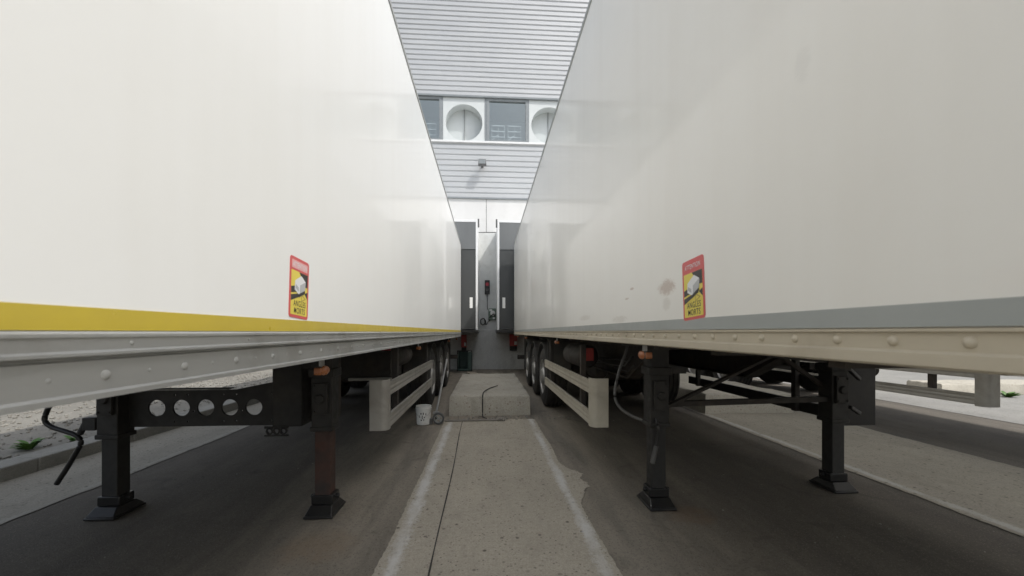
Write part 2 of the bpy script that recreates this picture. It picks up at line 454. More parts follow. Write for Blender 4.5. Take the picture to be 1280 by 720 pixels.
# centre strip
ragged(-.60, .72, -9, 5.92, .006, 'concrete_path', 'concrete', .014, .016, .03, bulge=(3.45, .125, .34))
b = MB(); pts = [(-.275 - .07*(y/5.9) + .006*math.sin(y*2.1), y, .0075) for y in [i*.2 - 2 for i in range(40)] if y < 5.92]
bm = b.bm; prev = None
for p in pts:
    wd = random.uniform(.0025, .0065)
    r = (bm.verts.new((p[0]-wd, p[1], .010)), bm.verts.new((p[0]+wd, p[1], .010)))
    if prev: bm.faces.new((prev[0], prev[1], r[1], r[0]))
    prev = r
struct(b.build('path_joint', 'joint', smooth=False))
# right strip and its lines
ragged(3.38, 5.1, -9, 13.9, .006, 'concrete_path', 'concrete_right', .02, .03)
ragged(7.5, 30, -9, 13.9, .006, 'concrete_path', 'concrete_pale', .02, .03)
# left strip, kerb, gravel
ragged(-4.16, -3.25, -9, 13.9, .006, 'concrete_path', 'concrete_left', .0, .02)
k = MB()
for i in range(24):
    y = -9 + i*1.0
    k.box(-4.42, -4.16, y+.004, y+.996, -.1, .135 + random.uniform(-.004, .004))
struct(k.build('kerb', 'kerbstone', bevel=.012))
bm = bmesh.new()
NX, NY = 70, 120
grid = [[bm.verts.new((-4.42 - 10*(i/NX)**1.3, -9 + 23*j/NY, .11 + .008*math.sin(i*.9+j*.5)*math.sin(j*.37) + random.uniform(-.005, .005) + .02*(i/NX)*random.random())) for j in range(NY+1)] for i in range(NX+1)]
for i in range(NX):
    for j in range(NY): bm.faces.new((grid[i][j], grid[i][j+1], grid[i+1][j+1], grid[i+1][j]))
bmesh.ops.recalc_face_normals(bm, faces=bm.faces)
me = bpy.data.meshes.new('gravel_ground'); bm.to_mesh(me); bm.free(); shade(me, 80)
struct(link('gravel_ground', me, 'gravel'))

def pebbles(n, xr, yr, z, smin, smax, mat):
    bm = bmesh.new()
    for _ in range(n):
        x = random.uniform(*xr); y = random.uniform(*yr); s = random.uniform(smin, smax)
        mtx = Matrix.Translation((x, y, z + s*.25)) @ Matrix.Rotation(random.uniform(0, 6), 4, 'Z') @ Matrix.Rotation(random.uniform(-.5, .5), 4, 'X') @ Matrix.Diagonal((s*random.uniform(.7, 1.3), s, s*random.uniform(.5, .8), 1))
        bmesh.ops.create_icosphere(bm, subdivisions=1, radius=1, matrix=mtx)
    for v in bm.verts: v.co += Vector((random.uniform(-1, 1), random.uniform(-1, 1), random.uniform(-1, 1)))*smin*.15
    me = bpy.data.meshes.new('gravel'); bm.to_mesh(me); bm.free()
    return me
o = link('gravel', pebbles(2600, (-8, -4.45), (2, 12), .115, .008, .028, 'stone'), 'stone'); o['kind'] = 'stuff'
o['label'] = 'loose pale gravel stones lying beyond the kerb'; o['category'] = 'gravel'
me = pebbles(70, (-.6, 1.3), (5.85, 6.15), .004, .006, .022, 'stone')
o = link('rubble', me, 'stone'); o['kind'] = 'stuff'
o['label'] = 'small stones and grit in the gap before the concrete block'; o['category'] = 'rubble'
me = pebbles(160, (-3.2, 3.3), (2, 9), .002, .003, .009, 'stone')
o = link('grit', me, 'stone'); o['kind'] = 'stuff'
o['label'] = 'scattered grit on the asphalt bays'; o['category'] = 'grit'

# ---------------------------------------------------------------- trailers
HALF, FRONT = 1.275, -1.1
TYRE_R = .52
def wheel_meshes():
    wdt = .37
    prof = [(-wdt/2, .30), (-wdt/2-.004, .36), (-wdt/2+.004, .44), (-wdt/2+.03, .50)]
    x = -wdt/2+.035
    for gx in (-.105, -.035, .035, .105):
        prof += [(gx-.010, TYRE_R), (gx-.008, TYRE_R-.014), (gx+.008, TYRE_R-.014), (gx+.010, TYRE_R)]
    prof += [(wdt/2-.03, .50), (wdt/2-.004, .44), (wdt/2+.004, .36), (wdt/2, .30)]
    t = MB().lathe(prof, 'x', n=56, closed=True).mesh('tyre'); shade(t, 40); t.materials.append(M['rubber'])
    r = MB()
    r.lathe([(.16, .30), (.185, .305), (.18, .285), (.12, .25), (.10, .19), (.115, .165), (.175, .15), (.20, .12), (.205, .06), (.205, .01)], 'x', n=40)
    for k in range(10):
        a = 2*math.pi*k/10
        r.lathe([(.11, .017), (.165, .017), (.17, .010)], 'x', (0, .2*math.cos(a)*.98, .2*math.sin(a)*.98), 6)
    rm = r.mesh('rim'); shade(rm, 40); rm.materials.append(M['rim'])
    return t, rm
TYRE, RIM = wheel_meshes()

def wheel(parent, x, y, side):
    n = node('wheel', parent, (x, y, TYRE_R))
    n.rotation_euler = (random.uniform(0, 6), 0, 0)
    t = link('tyre', TYRE, None, n); r = link('rim', RIM, None, n)
    if side < 0: n.rotation_euler = (n.rotation_euler[0], 0, math.pi)
    return n

def landing_leg(parent, x, y, split, lower_mat):
    n = node('landing_leg', parent, (x, y, 0))
    b = MB(); b.box(-.07, .07, -.07, .07, split, 1.19); b.box(-.078, .078, -.078, .078, split-.004, split+.03); b.box(-.085, .085, -.085, .085, .98, 1.04)
    b.build('leg_tube', 'black', n, .006)
    gh = MB(); gh.box(-.05, .05, -.095, -.071, .72, .94); gh.lathe([(-.112, .028), (-.095, .034)], 'y', (0, 0, .83), 14)
    for bx in (-.038, .038):
        for bz in (.74, .92): gh.lathe([(-.103, .008), (-.095, .009)], 'y', (bx, 0, bz), 6)
    gh.build('gear_housing', 'black', n, .003)
    MB().box(-.053, .053, -.053, .053, .09, split+.02).build('inner_tube', lower_mat, n, .005)
    f = MB()
    f.box(-.10, .10, -.135, .135, .004, .022)
    f.frustum((-.095, .095, -.13, .13), (-.075, .075, -.075, .075), .022, .075)
    f.box(-.075, .075, -.062, .062, .075, .14)
    f.tube([(-.1, 0, .115), (.1, 0, .115)], .016, 10)
    f.build('foot', 'grease', n, .006)
    return n

def guard(parent, side, y0, y1, mat, inset=.06, lift=0.):
    n = node('side_guard', parent)
    xf = side*(HALF-inset); n.location.z = lift
    for z0, z1 in ((.745, .86), (.465, .58)):
        h = z1-z0
        prof = [(0, z0), (.028, z0), (.028, z0+.25*h), (.025, z0+.3*h), (.025, z0+.36*h), (.028, z0+.41*h), (.028, z0+.59*h), (.025, z0+.64*h), (.025, z0+.7*h), (.028, z0+.75*h), (.028, z1), (0, z1)]
        MB().prism([(xf - side*.028 + side*q, z) for q, z in prof], 'y', y0+.102, y1).build('guard_rail', mat, n)
    # end plate, rounded at the outer corner
    plan = []
    for k in range(7):
        a = R(90*k/6); plan.append((xf - side*(.06 - .06*math.sin(a)), y0 + .06 - .06*math.cos(a)))
    plan = [(xf - side*.155, y0)] + plan + [(xf, y0+.10), (xf - side*.012, y0+.10)]
    for k in range(6, -1, -1):
        a = R(90*k/6); plan.append((xf - side*(.06 - .048*math.sin(a)), y0 + .06 - .048*math.cos(a)))
    plan += [(xf - side*.155, y0+.012)]
    MB().prism(plan, 'z', .45, .885).build('end_plate', mat, n)
    for yy in (y0+.55, y1-.35):
        MB().box(xf - side*.085, xf - side*.031, yy-.03, yy+.03, .465, 1.17-lift).build('post', 'brown_black', n, .004)
    return n

def marker(parent, side, y, ztop):
    n = node('marker_lamp', parent, (side*(HALF-.045), y, ztop))
    MB().box(-.006, .006, -.02, .02, -.045, .0).build('bracket', 'steel', n)
    b = MB(); b.box(-.018, .006, -.05, .05, -.085, -.04)
    b.build('lamp_base', 'black', n, .006)
    p = [(side*t, r) for t, r in ((.0, .034), (.012, .033), (.02, .022), (.022, .004))]
    l = MB(); l.lathe(p, 'x', (side*.008, 0, -.062), 18)
    for v in l.bm.verts: v.co.y *= 1.35; v.co.z = (v.co.z+.062)*.72-.062
    # a lens that faces the camera end too
    l.box(-.016, .02, -.058, -.045, -.08, -.044)
    l.build('lens', 'amber', n, .004)
    return n

def sticker(parent, side, y, z, tilt=0, faded=False):
    n = node('warning_sticker', parent, (side*(HALF+.0012), y, z))
    # local x of the flat art = reading direction, local y = up, local z = outward
    mt = Matrix(((0, 0, side), (side, 0, 0), (0, 1, 0))).to_4x4()
    n.matrix_local = Matrix.Translation((side*(HALF+.0015), y, z)) @ mt @ Matrix.Rotation(R(tilt), 4, 'Z')
    def put(name, me, mat, lift, x=0, yy=0, sx=1, sy=1):
        if not me.materials: me.materials.append(M[mat])
        else: me.materials[0] = M[mat]
        o = bpy.data.objects.new(name, me); COL.objects.link(o); o.parent = n
        o.location = (x, yy, lift); o.scale = (sx, sy, 1); return o
    bk = MB().prism(rrect(.17, .25, .014), 'z', -.001, .0002).mesh('backing'); put('backing', bk, 'st_red', 0)
    if faded: put('header', flat_poly(rrect(.140, .034, .003)), 'st_pale', .0005, 0, .095)
    put('field', flat_poly(rrect(.146, .182, .004)), 'st_yellow', .0006, 0, -.022)
    # white header lettering on red
    me = text_mesh('ATTENTION', .028); put('lettering', me, 'st_white', .0010, 0, .094, .70, 1.0)
    # black road wedges, truck, triangle
    def fl(pts): return [(u, v-.022) for u, v in pts]
    roads = bmesh.new()
    for poly in ([(-.005, .0905), (.0725, .0905), (.0725, .035), (.045, .035)], [(-.0725, .022), (-.03, .03), (-.02, .005), (-.0725, -.004)], [(-.0725, -.012), (.03, .008), (.045, .003), (-.0725, -.036)], [(.045, .006), (.0725, .016), (.0725, -.016)]):
        roads.faces.new([roads.verts.new((u, v-.022, 0)) for u, v in poly])
    me = bpy.data.meshes.new('pictogram'); roads.to_mesh(me); roads.free(); put('pictogram', me, 'st_black', .0011)
    def art(name, polys, mat, lift):
        q = bmesh.new()
        for poly in polys: q.faces.new([q.verts.new((u, v-.022, 0)) for u, v in poly])
        me = bpy.data.meshes.new(name); q.to_mesh(me); q.free(); return put(name, me, mat, lift)
    tr_ = art('truck_pictogram', [[(-.042, .050), (.012, .078), (.052, .058), (.050, .022), (-.002, -.006), (-.044, .012)]], 'st_white', .0016)
    art('truck_side', [[(.002, .036), (.052, .058), (.050, .022), (.000, -.006)]], 'st_side', .0019)
    art('truck_underside', [[(-.012, -.004), (.046, .020), (.050, .010), (-.006, -.016)]], 'st_black', .0022)
    art('truck_windscreen', [[(-.038, .020), (-.010, .008), (-.011, .024), (-.037, .036)]], 'st_side', .0022)
    q = bmesh.new()
    A = [(.016, -.040), (.058, -.022), (.018, -.004)]; Bq = [(.021, -.033), (.047, -.022), (.022, -.011)]
    va = [q.verts.new((u, v-.016, 0)) for u, v in A]; vb = [q.verts.new((u, v-.016, 0)) for u, v in Bq]
    for i in range(3): q.faces.new((va[i], va[(i+1) % 3], vb[(i+1) % 3], vb[i]))
    me = bpy.data.meshes.new('triangle'); q.to_mesh(me); q.free(); put('triangle_pictogram', me, 'st_line', .0012)
    put('lettering', text_mesh('ANGLES', .036), 'st_black', .0012, .004, -.066, .74, .95)
    put('lettering', text_mesh('MORTS', .036), 'st_black', .0012, .004, -.096, .76, .95)
    return n

def make_trailer(cx, rear, si, kind, label, back=0., guard_span=(3.5, 6.36)):
    """si = sign of the side that faces the gap with the camera; kind 'left' or 'right'"""
    t = empty('semi_trailer', (cx, 0, 0), label, 'trailer', 'semi trailers backed up to the loading dock')
    zb = 1.302 if kind == 'left' else 1.308
    paint = 'paint_cool' if kind == 'left' else 'paint_warm'
    MB().box(-HALF, HALF, FRONT, rear, zb, 3.985).build('cargo_box', paint, t, .006)
    b = MB()
    for s in (-1, 1):
        b.box(min(s*(HALF-.06), s*(HALF+.007)), max(s*(HALF-.06), s*(HALF+.007)), FRONT-.01, rear+.012, 3.962, 4.006)
    b.box(-HALF, HALF, FRONT-.012, FRONT+.05, 3.964, 4.004)
    b.build('roof_trim', 'trim', t, .004)
    MB().box(-HALF-.004, HALF+.004, rear+.001, rear+.04, 1.19, 4.0).build('rear_frame', 'trim', t, .004)
    sh = (.047, 1.302) if kind == 'left' else (.047, 1.309)
    for s in (-1, 1):
        MB().box(min(s*HALF, s*(HALF+.0015)), max(s*HALF, s*(HALF+.0015)), FRONT, rear, sh[1]+.001, sh[1]+sh[0]).build('stripe', 'stripe_yellow' if kind == 'left' else 'stripe_grey', t, 0, False)
        if kind == 'left':
            prof = [(-.03, 1.301), (.012, 1.301), (.018, 1.296), (.018, 1.290), (.014, 1.287), (.014, 1.264), (.018, 1.260), (.018, 1.254), (-.004, 1.252), (-.004, 1.246), (.005, 1.243), (.005, 1.182), (.011, 1.177), (.011, 1.166), (-.03, 1.165)]
        else:
            prof = [(-.03, 1.307), (.011, 1.307), (.011, 1.301), (.003, 1.299), (.003, 1.264), (.012, 1.259), (.012, 1.235), (.006, 1.230), (-.03, 1.230)]
        m = MB().prism([(s*(HALF+o), z) for o, z in prof], 'y', FRONT, rear)
        if kind == 'left':
            y = .874 - .215*9; i = 0
            while y < rear-.1:
                if y > FRONT+.05:
                    m.dome((s*(HALF+.004), y, 1.212), .011, s, .6)
                    m.dome((s*(HALF+.004), y+.107, 1.212), .0055, s, .6, 8)
                    if i % 2: m.dome((s*(HALF+.014), y+.05, 1.276), .005, s, .6, 8)
                y += .215; i += 1
        else:
            y = .645 - .132*13
            while y < rear-.1:
                if y > FRONT+.05: m.dome((s*(HALF+.003), y, 1.282), .0115, s, .7)
                y += .132
        m.build('side_rail', 'alu' if kind == 'left' else 'alu_dirty', t)
    # chassis
    for x in (-.62, .62):
        zg, ya, yb, zl = (1.09, 4.6, 5.5, .80) if kind == 'left' else (1.20, 3.25, 4.0, .84)
        prof = [(FRONT+.3, zg), (ya, zg), (yb, zl), (rear-.4, zl), (rear-.4, zb-.02), (FRONT+.3, zb-.02)]
        m = MB().prism(prof, 'x', x-.008, x+.008)
        low = [(FRONT+.3, zg), (ya, zg), (yb, zl), (rear-.4, zl)]
        for (a, za), (c, zc) in zip(low, low[1:]):
            m.bar((x, a, za-.008), (x, c, zc-.008), .14, .016)
        m.build('chassis_beam', 'brown_black', t)
    m = MB()
    y = FRONT+.4
    while y < rear-.2:
        m.box(-1.22, 1.22, y, y+.05, zb-.10, zb-.005); y += .55
    m.build('floor_frame', 'brown_black', t)
    for i, y in enumerate((7.0+back, 8.31+back, 9.62+back)):
        MB().tube([(-.85, y, TYRE_R), (.85, y, TYRE_R)], .075, 16).build('axle', 'brown_black', t)
        for s in (-1, 1):
            wheel(t, s*(HALF-.13-.19), y, s)
            m = MB()
            m.box(s*.62-.05, s*.62+.05, y-.32, y-.18, .50, .80)
            m.bar((s*.62, y-.28, .56), (s*.62, y+.3, .48), .09, .07)
            m.lathe([(.56, .11), (.60, .14), (.70, .13), (.78, .14), (.80, .12)], 'z', (s*.62, y+.32, 0), 18)
            m.build('suspension_arm', 'brown_black', t)
            # mudguard arc and flap
            m = MB(); ring = []
            for k in range(13):
                a = R(20 + 140*k/12)
                ring.append([(s*(HALF-.12), y+.585*math.cos(a), TYRE_R+.585*math.sin(a)), (s*(HALF-.50), y+.585*math.cos(a), TYRE_R+.585*math.sin(a))])
            vs = [[m.bm.verts.new(p) for p in r] for r in ring]
            vi = [[m.bm.verts.new((p[0], y+(p[1]-y)*1.025, TYRE_R+(p[2]-TYRE_R)*1.025)) for p in r] for r in ring]
            for A, B in ((vs, vi),):
                for k in range(12):
                    for L in (A, B): m.bm.faces.new((L[k][0], L[k][1], L[k+1][1], L[k+1][0]))
                    for e in (0, 1): m.bm.faces.new((A[k][e], A[k+1][e], B[k+1][e], B[k][e]))
                for k in (0, 12): m.bm.faces.new((A[k][0], A[k][1], B[k][1], B[k][0]))
            m.build('mudguard', 'flap', t)
    for s in (-1, 1):
        for y in (6.36+back, 10.3+back):
            MB().box(s*(HALF-.32)-.19, s*(HALF-.32)+.19, y-.012, y, .34 if y > 10 else .62, 1.19).build('mud_flap', 'flap', t)
    # air tank under the floor
    MB().lathe([(4.4, .02), (4.43, .10), (4.5, .135), (5.2, .135), (5.27, .10), (5.3, .02)], 'y', (si*.98, 0, 1.02), 24).build('air_tank', 'brown_black', t)
    b = MB(); b.box(si*.98-.05, si*.98+.05, 4.385, 4.40, .98, 1.12); b.build('reflector', 'red', t)
    # air lines and wiring clipped along the inner beam
    for q, (off, zz, rr) in enumerate(((.06, 1.0, .009), (.085, .96, .007), (.05, .92, .006))):
        pts = [(si*(.62+off), yy, zz + (zb-1.302) - .035*abs(math.sin(yy*2.2+q)) - (.0 if yy > yb else -.08)) for yy in [yb - .15 + .18*k for k in range(int((6.3-yb)/.18)+14)]]
        MB().tube(pts, rr, 6).build('air_line', 'hose' if q == 1 else 'cable', t)
    b = MB(); b.lathe([(5.7, .02), (5.72, .09), (5.78, .115), (6.2, .115), (6.26, .09), (6.28, .02)], 'y', (si*.45, 0, .72), 20); b.build('air_tank', 'brown_black', t)
    # rear underrun bar and lamps
    MB().box(-1.2, 1.2, rear-.32, rear-.2, .50, .62).build('underrun_bar', 'brown_black', t, .008)
    for s in (-1, 1):
        MB().box(s*.55-.04, s*.55+.04, rear-.34, rear-.26, .6, 1.18).build('underrun_bracket', 'brown_black', t)
    zr = 1.165 if kind == 'left' else 1.230
    guard(t, si, *guard_span, 'guard_grey' if kind == 'left' else 'guard_beige', .06 if kind == 'left' else .085, .07 if back else 0)
    for y in ((2.08, 4.95, 8.9, 11.2) if kind == 'left' else (2.2, 5.0, 8.9, 11.2)):
        for s in (-1, 1): marker(t, s, y, zr+.002)
    return t

# left trailer
TL = make_trailer(-2.061, 12.33, +1, 'left', 'white box trailer with yellow stripe along its lower edge')
X = lambda wx: wx + 2.061
landing_leg(TL, X(-1.165), 2.98, .60, 'rust'); landing_leg(TL, X(-2.655), 3.05, .55, 'black')
# perforated plate joining the legs
def perforated(x0, x1, z0, z1, y0, y1, centres, r, small):
    bm = bmesh.new()
    outer = [(x0, z0), (x1, z0), (x1, z1+.06), (x1-.30, z1), (x0, z1)]
    edges = []
    def loop(pts):
        vs = [bm.verts.new((p[0], y0, p[1])) for p in pts]
        for i in range(len(vs)): edges.append(bm.edges.new((vs[i], vs[(i+1) % len(vs)])))
    loop(outer)
    for cx, cz in centres: loop([(cx+r*math.cos(2*math.pi*k/24), cz+r*math.sin(2*math.pi*k/24)) for k in range(24)])
    for cx, cz in small: loop([(cx+.007*math.cos(2*math.pi*k/8), cz+.007*math.sin(2*math.pi*k/8)) for k in range(8)])
    bmesh.ops.triangle_fill(bm, use_beauty=True, use_dissolve=False, edges=edges)
    fs = list(bm.faces)
    ret = bmesh.ops.extrude_face_region(bm, geom=fs)
    bmesh.ops.translate(bm, verts=[v for v in ret['geom'] if isinstance(v, bmesh.types.BMVert)], vec=(0, y1-y0, 0))
    bmesh.ops.recalc_face_normals(bm, faces=bm.faces)
    me = bpy.data.meshes.new('cross_plate'); bm.to_mesh(me); bm.free(); return me
cs = [(X(-2.395 + .170*i), .745) for i in range(5)]
small = [(X(-2.225 + .170*i*2 + dx), .745+dz) for i in range(3) for dx in (-.045, .045) for dz in (-.10, .095)] + [(X(-2.14+.170*2*i), .72) for i in range(2)]
link('cross_plate', perforated(X(-2.62), X(-1.55), .615, .875, 3.07, 3.085, cs, .06, small), 'black', TL)
MB().box(X(-2.62), X(-1.55), 3.085, 3.15, .607, .614).box(X(-2.62), X(-1.9), 3.085, 3.15, .876, .883).build('cross_plate_flange', 'black', TL)
b = MB(); b.box(X(-1.575), X(-1.36), 3.05, 3.35, .60, 1.19); b.build('gearbox_bracket', 'black', TL, .01)
b = MB(); b.box(X(-1.36), X(-1.18), 3.20, 3.34, .62, 1.19); b.box(X(-1.575), X(-1.28), 3.06, 3.3, 1.02, 1.185); b.build('support_plate', 'brown_black', TL, .006)
b = MB()
for i in range(3):
    cx = X(-1.60 + .05*i)
    b.lathe([(3.06, .026), (3.06, .016), (3.075, .016), (3.075, .026)], 'y', (cx, 0, .566), 14, closed=True)
b.box(X(-1.635), X(-1.465), 3.06, 3.075, .586, .602); b.box(X(-1.635), X(-1.465), 3.06, 3.075, .528, .54)
b.build('hose_hanger', 'black', TL)
pts = curve_pts([(X(-3.10), 3.1, 1.12), (X(-3.115), 3.1, .86), (X(-3.165), 3.1, .74), (X(-3.185), 3.1, .665), (X(-3.14), 3.1, .615), (X(-3.04), 3.1, .578), (X(-2.965), 3.1, .545), (X(-2.94), 3.1, .495), (X(-2.975), 3.1, .42), (X(-3.04), 3.1, .305), (X(-3.105), 3.1, .20)], 5)
MB().tube(pts, .0165, 12).build('crank_handle', 'grease', TL)
b = MB(); b.box(X(-2.86), X(-2.77), 3.02, 3.08, .60, .69); b.tube([(X(-2.86), 3.05, .65), (X(-2.90), 3.05, .57)], .02, 10); b.build('gear_stub', 'black', TL, .005)
b = MB(); b.box(X(-1.55), X(-1.02), 4.35, 4.9, .80, 1.1); b.build('storage_box', 'brown_black', TL, .01)
MB().box(X(-1.45), X(-.98), 4.30, 4.36, .785, .815).build('step', 'guard_grey', TL, .004)
sticker(TL, +1, 1.735, 1.482, -3.5, True)

# right trailer
TR = make_trailer(2.12, 12.10, -1, 'right', 'cream white box trailer with grey stripe and warning sticker beside a brown scuff')
X = lambda wx: wx - 2.12
landing_leg(TR, X(1.28), 2.95, .60, 'black'); landing_leg(TR, X(2.885), 3.16, .56, 'black')
b = MB()
b.bar((X(1.37), 3.0, .745), (X(2.87), 3.16, .745), .05, .04)
b.bar((X(1.37), 2.97, .73), (X(2.42), 3.10, 1.16), .045, .02)
b.bar((X(2.36), 3.20, 1.16), (X(2.90), 3.20, .80), .04, .03)
b.bar((X(2.20), 3.05, 1.12), (X(2.88), 3.16, 1.05), .06, .03)
b.build('brace', 'brown_black', TR)
b = MB(); b.box(X(3.03), X(3.37), 3.26, 3.30, .49, 1.22); b.bar((X(3.0), 3.12, .68), (X(3.16), 3.2, .61), .03, .03); b.bar((X(2.98), 3.12, 1.0), (X(3.16), 3.2, .9), .03, .03)
b.build('mud_panel', 'grease', TR, .006)
g = guard(TR, +1, 3.5, 6.36, 'black')
pts = curve_pts([(X(1.20), 3.35, 1.23), (X(1.175), 3.3, 1.14), (X(1.10), 3.28, .95), (X(1.06), 3.25, .78), (X(1.09), 3.2, .68), (X(1.17), 3.1, .625), (X(1.25), 3.02, .605)], 6)
MB().tube(pts, .012, 10).build('air_hose', 'hose', TR)
b = MB(); b.tube(curve_pts([(X(1.24), 2.86, .665), (X(1.245), 2.84, .60), (X(1.25), 2.84, .56), (X(1.235), 2.84, .47), (X(1.205), 2.84, .35)], 4), .0125, 10)
b.build('crank_handle', 'grease', TR)
b = MB(); b.tube([(X(1.235), 2.84, .47), (X(1.205), 2.84, .345)], .0175, 10); b.build('crank_grip', 'hose', TR)
b = MB(); b.box(X(1.5), X(1.9), 4.5, 5.6, .84, 1.16); b.build('storage_box', 'brown_black', TR, .01)
sticker(TR, -1, 1.585, 1.476, 3.5)

# third trailer, mostly hidden
TT = make_trailer(6.33, 12.1, -1, 'right', 'far right trailer seen only by its grey side guard below the cream trailer', 1.45, (3.8, 7.7))
for o in list(TT.children_recursive):
    if o.type == 'MESH' and o.data.materials and o.data.materials[0] == M['guard_beige']:
        o.data.materials[0] = M['guard_grey']
landing_leg(TT, -.82, 2.95, .60, 'black'); landing_leg(TT, .81, 3.0, .56, 'black')

# ---------------------------------------------------------------- warehouse
WY = 14.0
B = empty('warehouse', (0, WY, 0), 'pale corrugated metal warehouse with a window band above its loading dock', 'building')
L = lambda y: y - WY
def cladding(z0, z1):
    m = MB(); p = .172; prof = []
    n = int((z1-z0)/p); p = (z1-z0)/n
    for i in range(n):
        z = z0 + i*p
        prof += [(0, z), (0, z+p*.58), (.026, z+p*.72), (.026, z+p*.88)]
    prof.append((0, z1))
    vs0 = [m.bm.verts.new((-14, q, z)) for q, z in prof]; vs1 = [m.bm.verts.new((18, q, z)) for q, z in prof]
    for i in range(len(prof)-1):
        m.bm.faces.new((vs0[i], vs1[i], vs1[i+1], vs0[i+1]))
    o = m.build('cladding', 'cladding', B)
    sol = o.modifiers.new('thickness', 'SOLIDIFY'); sol.thickness = .01; sol.offset = 1
    return o
def bm_fix(o):
    if o.data.polygons[0].normal.y > 0: o.data.flip_normals()
bm_fix(cladding(5.99, 7.88)); bm_fix(cladding(9.53, 17.0))
MB().box(-14, 18, .06, .3, 9.6, 17.0).box(-14, 18, .06, .3, 5.99, 7.85).box(-14, 18, 6, 6.3, -.2, 17).box(-14, 18, .3, 6, 16.9, 17.1).build('wall_backing', 'panel_grey', B, 0, False)
b = MB(); b.box(-14, 18, -.06, .09, 7.88, 7.945); b.build('sill_flashing', 'white_trim', B, .006)
b = MB(); b.box(-14, 18, -.05, .09, 9.465, 9.53); b.build('head_flashing', 'frame', B, .006)
b = MB(); b.box(-14, 18, -.05, .05, 5.935, 5.99); b.build('drip_flashing', 'frame', B, .004)
# white panel band: bays butted at joints
for x0, x1 in [(-14, -6), (-6, -.012), (.002, 6), (6.014, 18)]:
    MB().box(x0, x1, 0, .25, 4.79, 5.935).build('wall_panel', 'panel', B, .004)
MB().box(-14, 18, .03, .3, 1.40, 5.93).build('joint_backing', 'dark_joint', B, 0, False)
MB().box(-14, 18, .002, .028, 1.38, 4.765).build('lower_wall_panel', 'panel_grey', B, .003)
MB().box(-14, 18, -.02, .3, -.2, 1.38).build('dock_wall', 'plinth', B, .012)
# window band
for i in range(-3, 5):
    x0 = -1.5 + 3.0*i
    # vent panel with a round recess
    vx0, vx1 = x0, x0+1.44; cx = (vx0+vx1)/2; cz = 8.60; r = .64
    bm = bmesh.new(); edges = []
    for pts in ([(vx0, 7.95), (vx1, 7.95), (vx1, 9.46), (vx0, 9.46)], [(cx+r*math.cos(2*math.pi*k/48), cz+r*math.sin(2*math.pi*k/48)) for k in range(48)]):
        v = [bm.verts.new((p[0], .02, p[1])) for p in pts]
        for k in range(len(v)): edges.append(bm.edges.new((v[k], v[(k+1) % len(v)])))
    bmesh.ops.triangle_fill(bm, use_beauty=True, edges=edges)
    ret = bmesh.ops.extrude_face_region(bm, geom=list(bm.faces))
    bmesh.ops.translate(bm, verts=[q for q in ret['geom'] if isinstance(q, bmesh.types.BMVert)], vec=(0, .38, 0))
    bmesh.ops.recalc_face_normals(bm, faces=bm.faces)
    me = bpy.data.meshes.new('vent_panel'); bm.to_mesh(me); bm.free()
    v = link('vent_panel', me, 'vent_white', B)
    MB().lathe([(.34, .01), (.402, .64), (.42, .7), (.44, .7), (.44, .01)], 'y', (cx, 0, cz), 40).build('vent_disc', 'vent_white', v)
    MB().box(cx-.013, cx+.013, .325, .40, cz-.62, cz+.62).build('vent_seam', 'vent_seam', v)
    # window
    a, c = x0+1.5, x0+2.94
    wn = node('window', B)
    f = MB()
    f.box(a, a+.10, 0, .12, 7.95, 9.46); f.box(c-.07, c, 0, .12, 7.95, 9.46)
    f.box(a+.10, c-.07, 0, .12, 7.95, 8.02); f.box(a+.10, c-.07, 0, .12, 9.38, 9.46)
    f.build('window_frame', 'frame', wn, .004)
    pb = MB(); pb.bm.faces.new([pb.bm.verts.new(q) for q in ((a+.1, .06, 8.02), (c-.07, .06, 8.02), (c-.07, .06, 9.38), (a+.1, .06, 9.38))])
    pb.build('pane', 'glass', wn, 0, False)
    MB().box(c+.001, x0+2.999, .01, .3, 7.95, 9.46).build('mullion', 'frame', B)
    MB().box(vx1+.001, a-.001, .01, .3, 7.95, 9.46).build('mullion', 'frame', B)
    rk = MB()
    for ox in (.18, .76):
        for zz in (8.05, 8.22, 8.42, 8.62): rk.box(a+ox, a+ox+.48, .22, .25, zz, zz+.03)
        for xx in (0, .24, .455): rk.box(a+ox+xx, a+ox+xx+.02, .255, .28, 8.0, 8.65)
        rk.bar((a+ox, .24, 8.1), (a+ox+.22, .24, 8.3), .02, .03)
    rk.build('rack', 'white_trim', B, 0, False)
MB().box(-14, 18, 2.2, 2.3, 7.6, 9.9).build('room_wall', 'interior', B, 0, False)
MB().box(-14, 18, .3, 2.2, 7.6, 7.7).build('room_floor', 'interior', B, 0, False)
MB().box(-14, 18, .3, 2.2, 9.8, 9.9).build('room_ceiling', 'interior', B, 0, False)

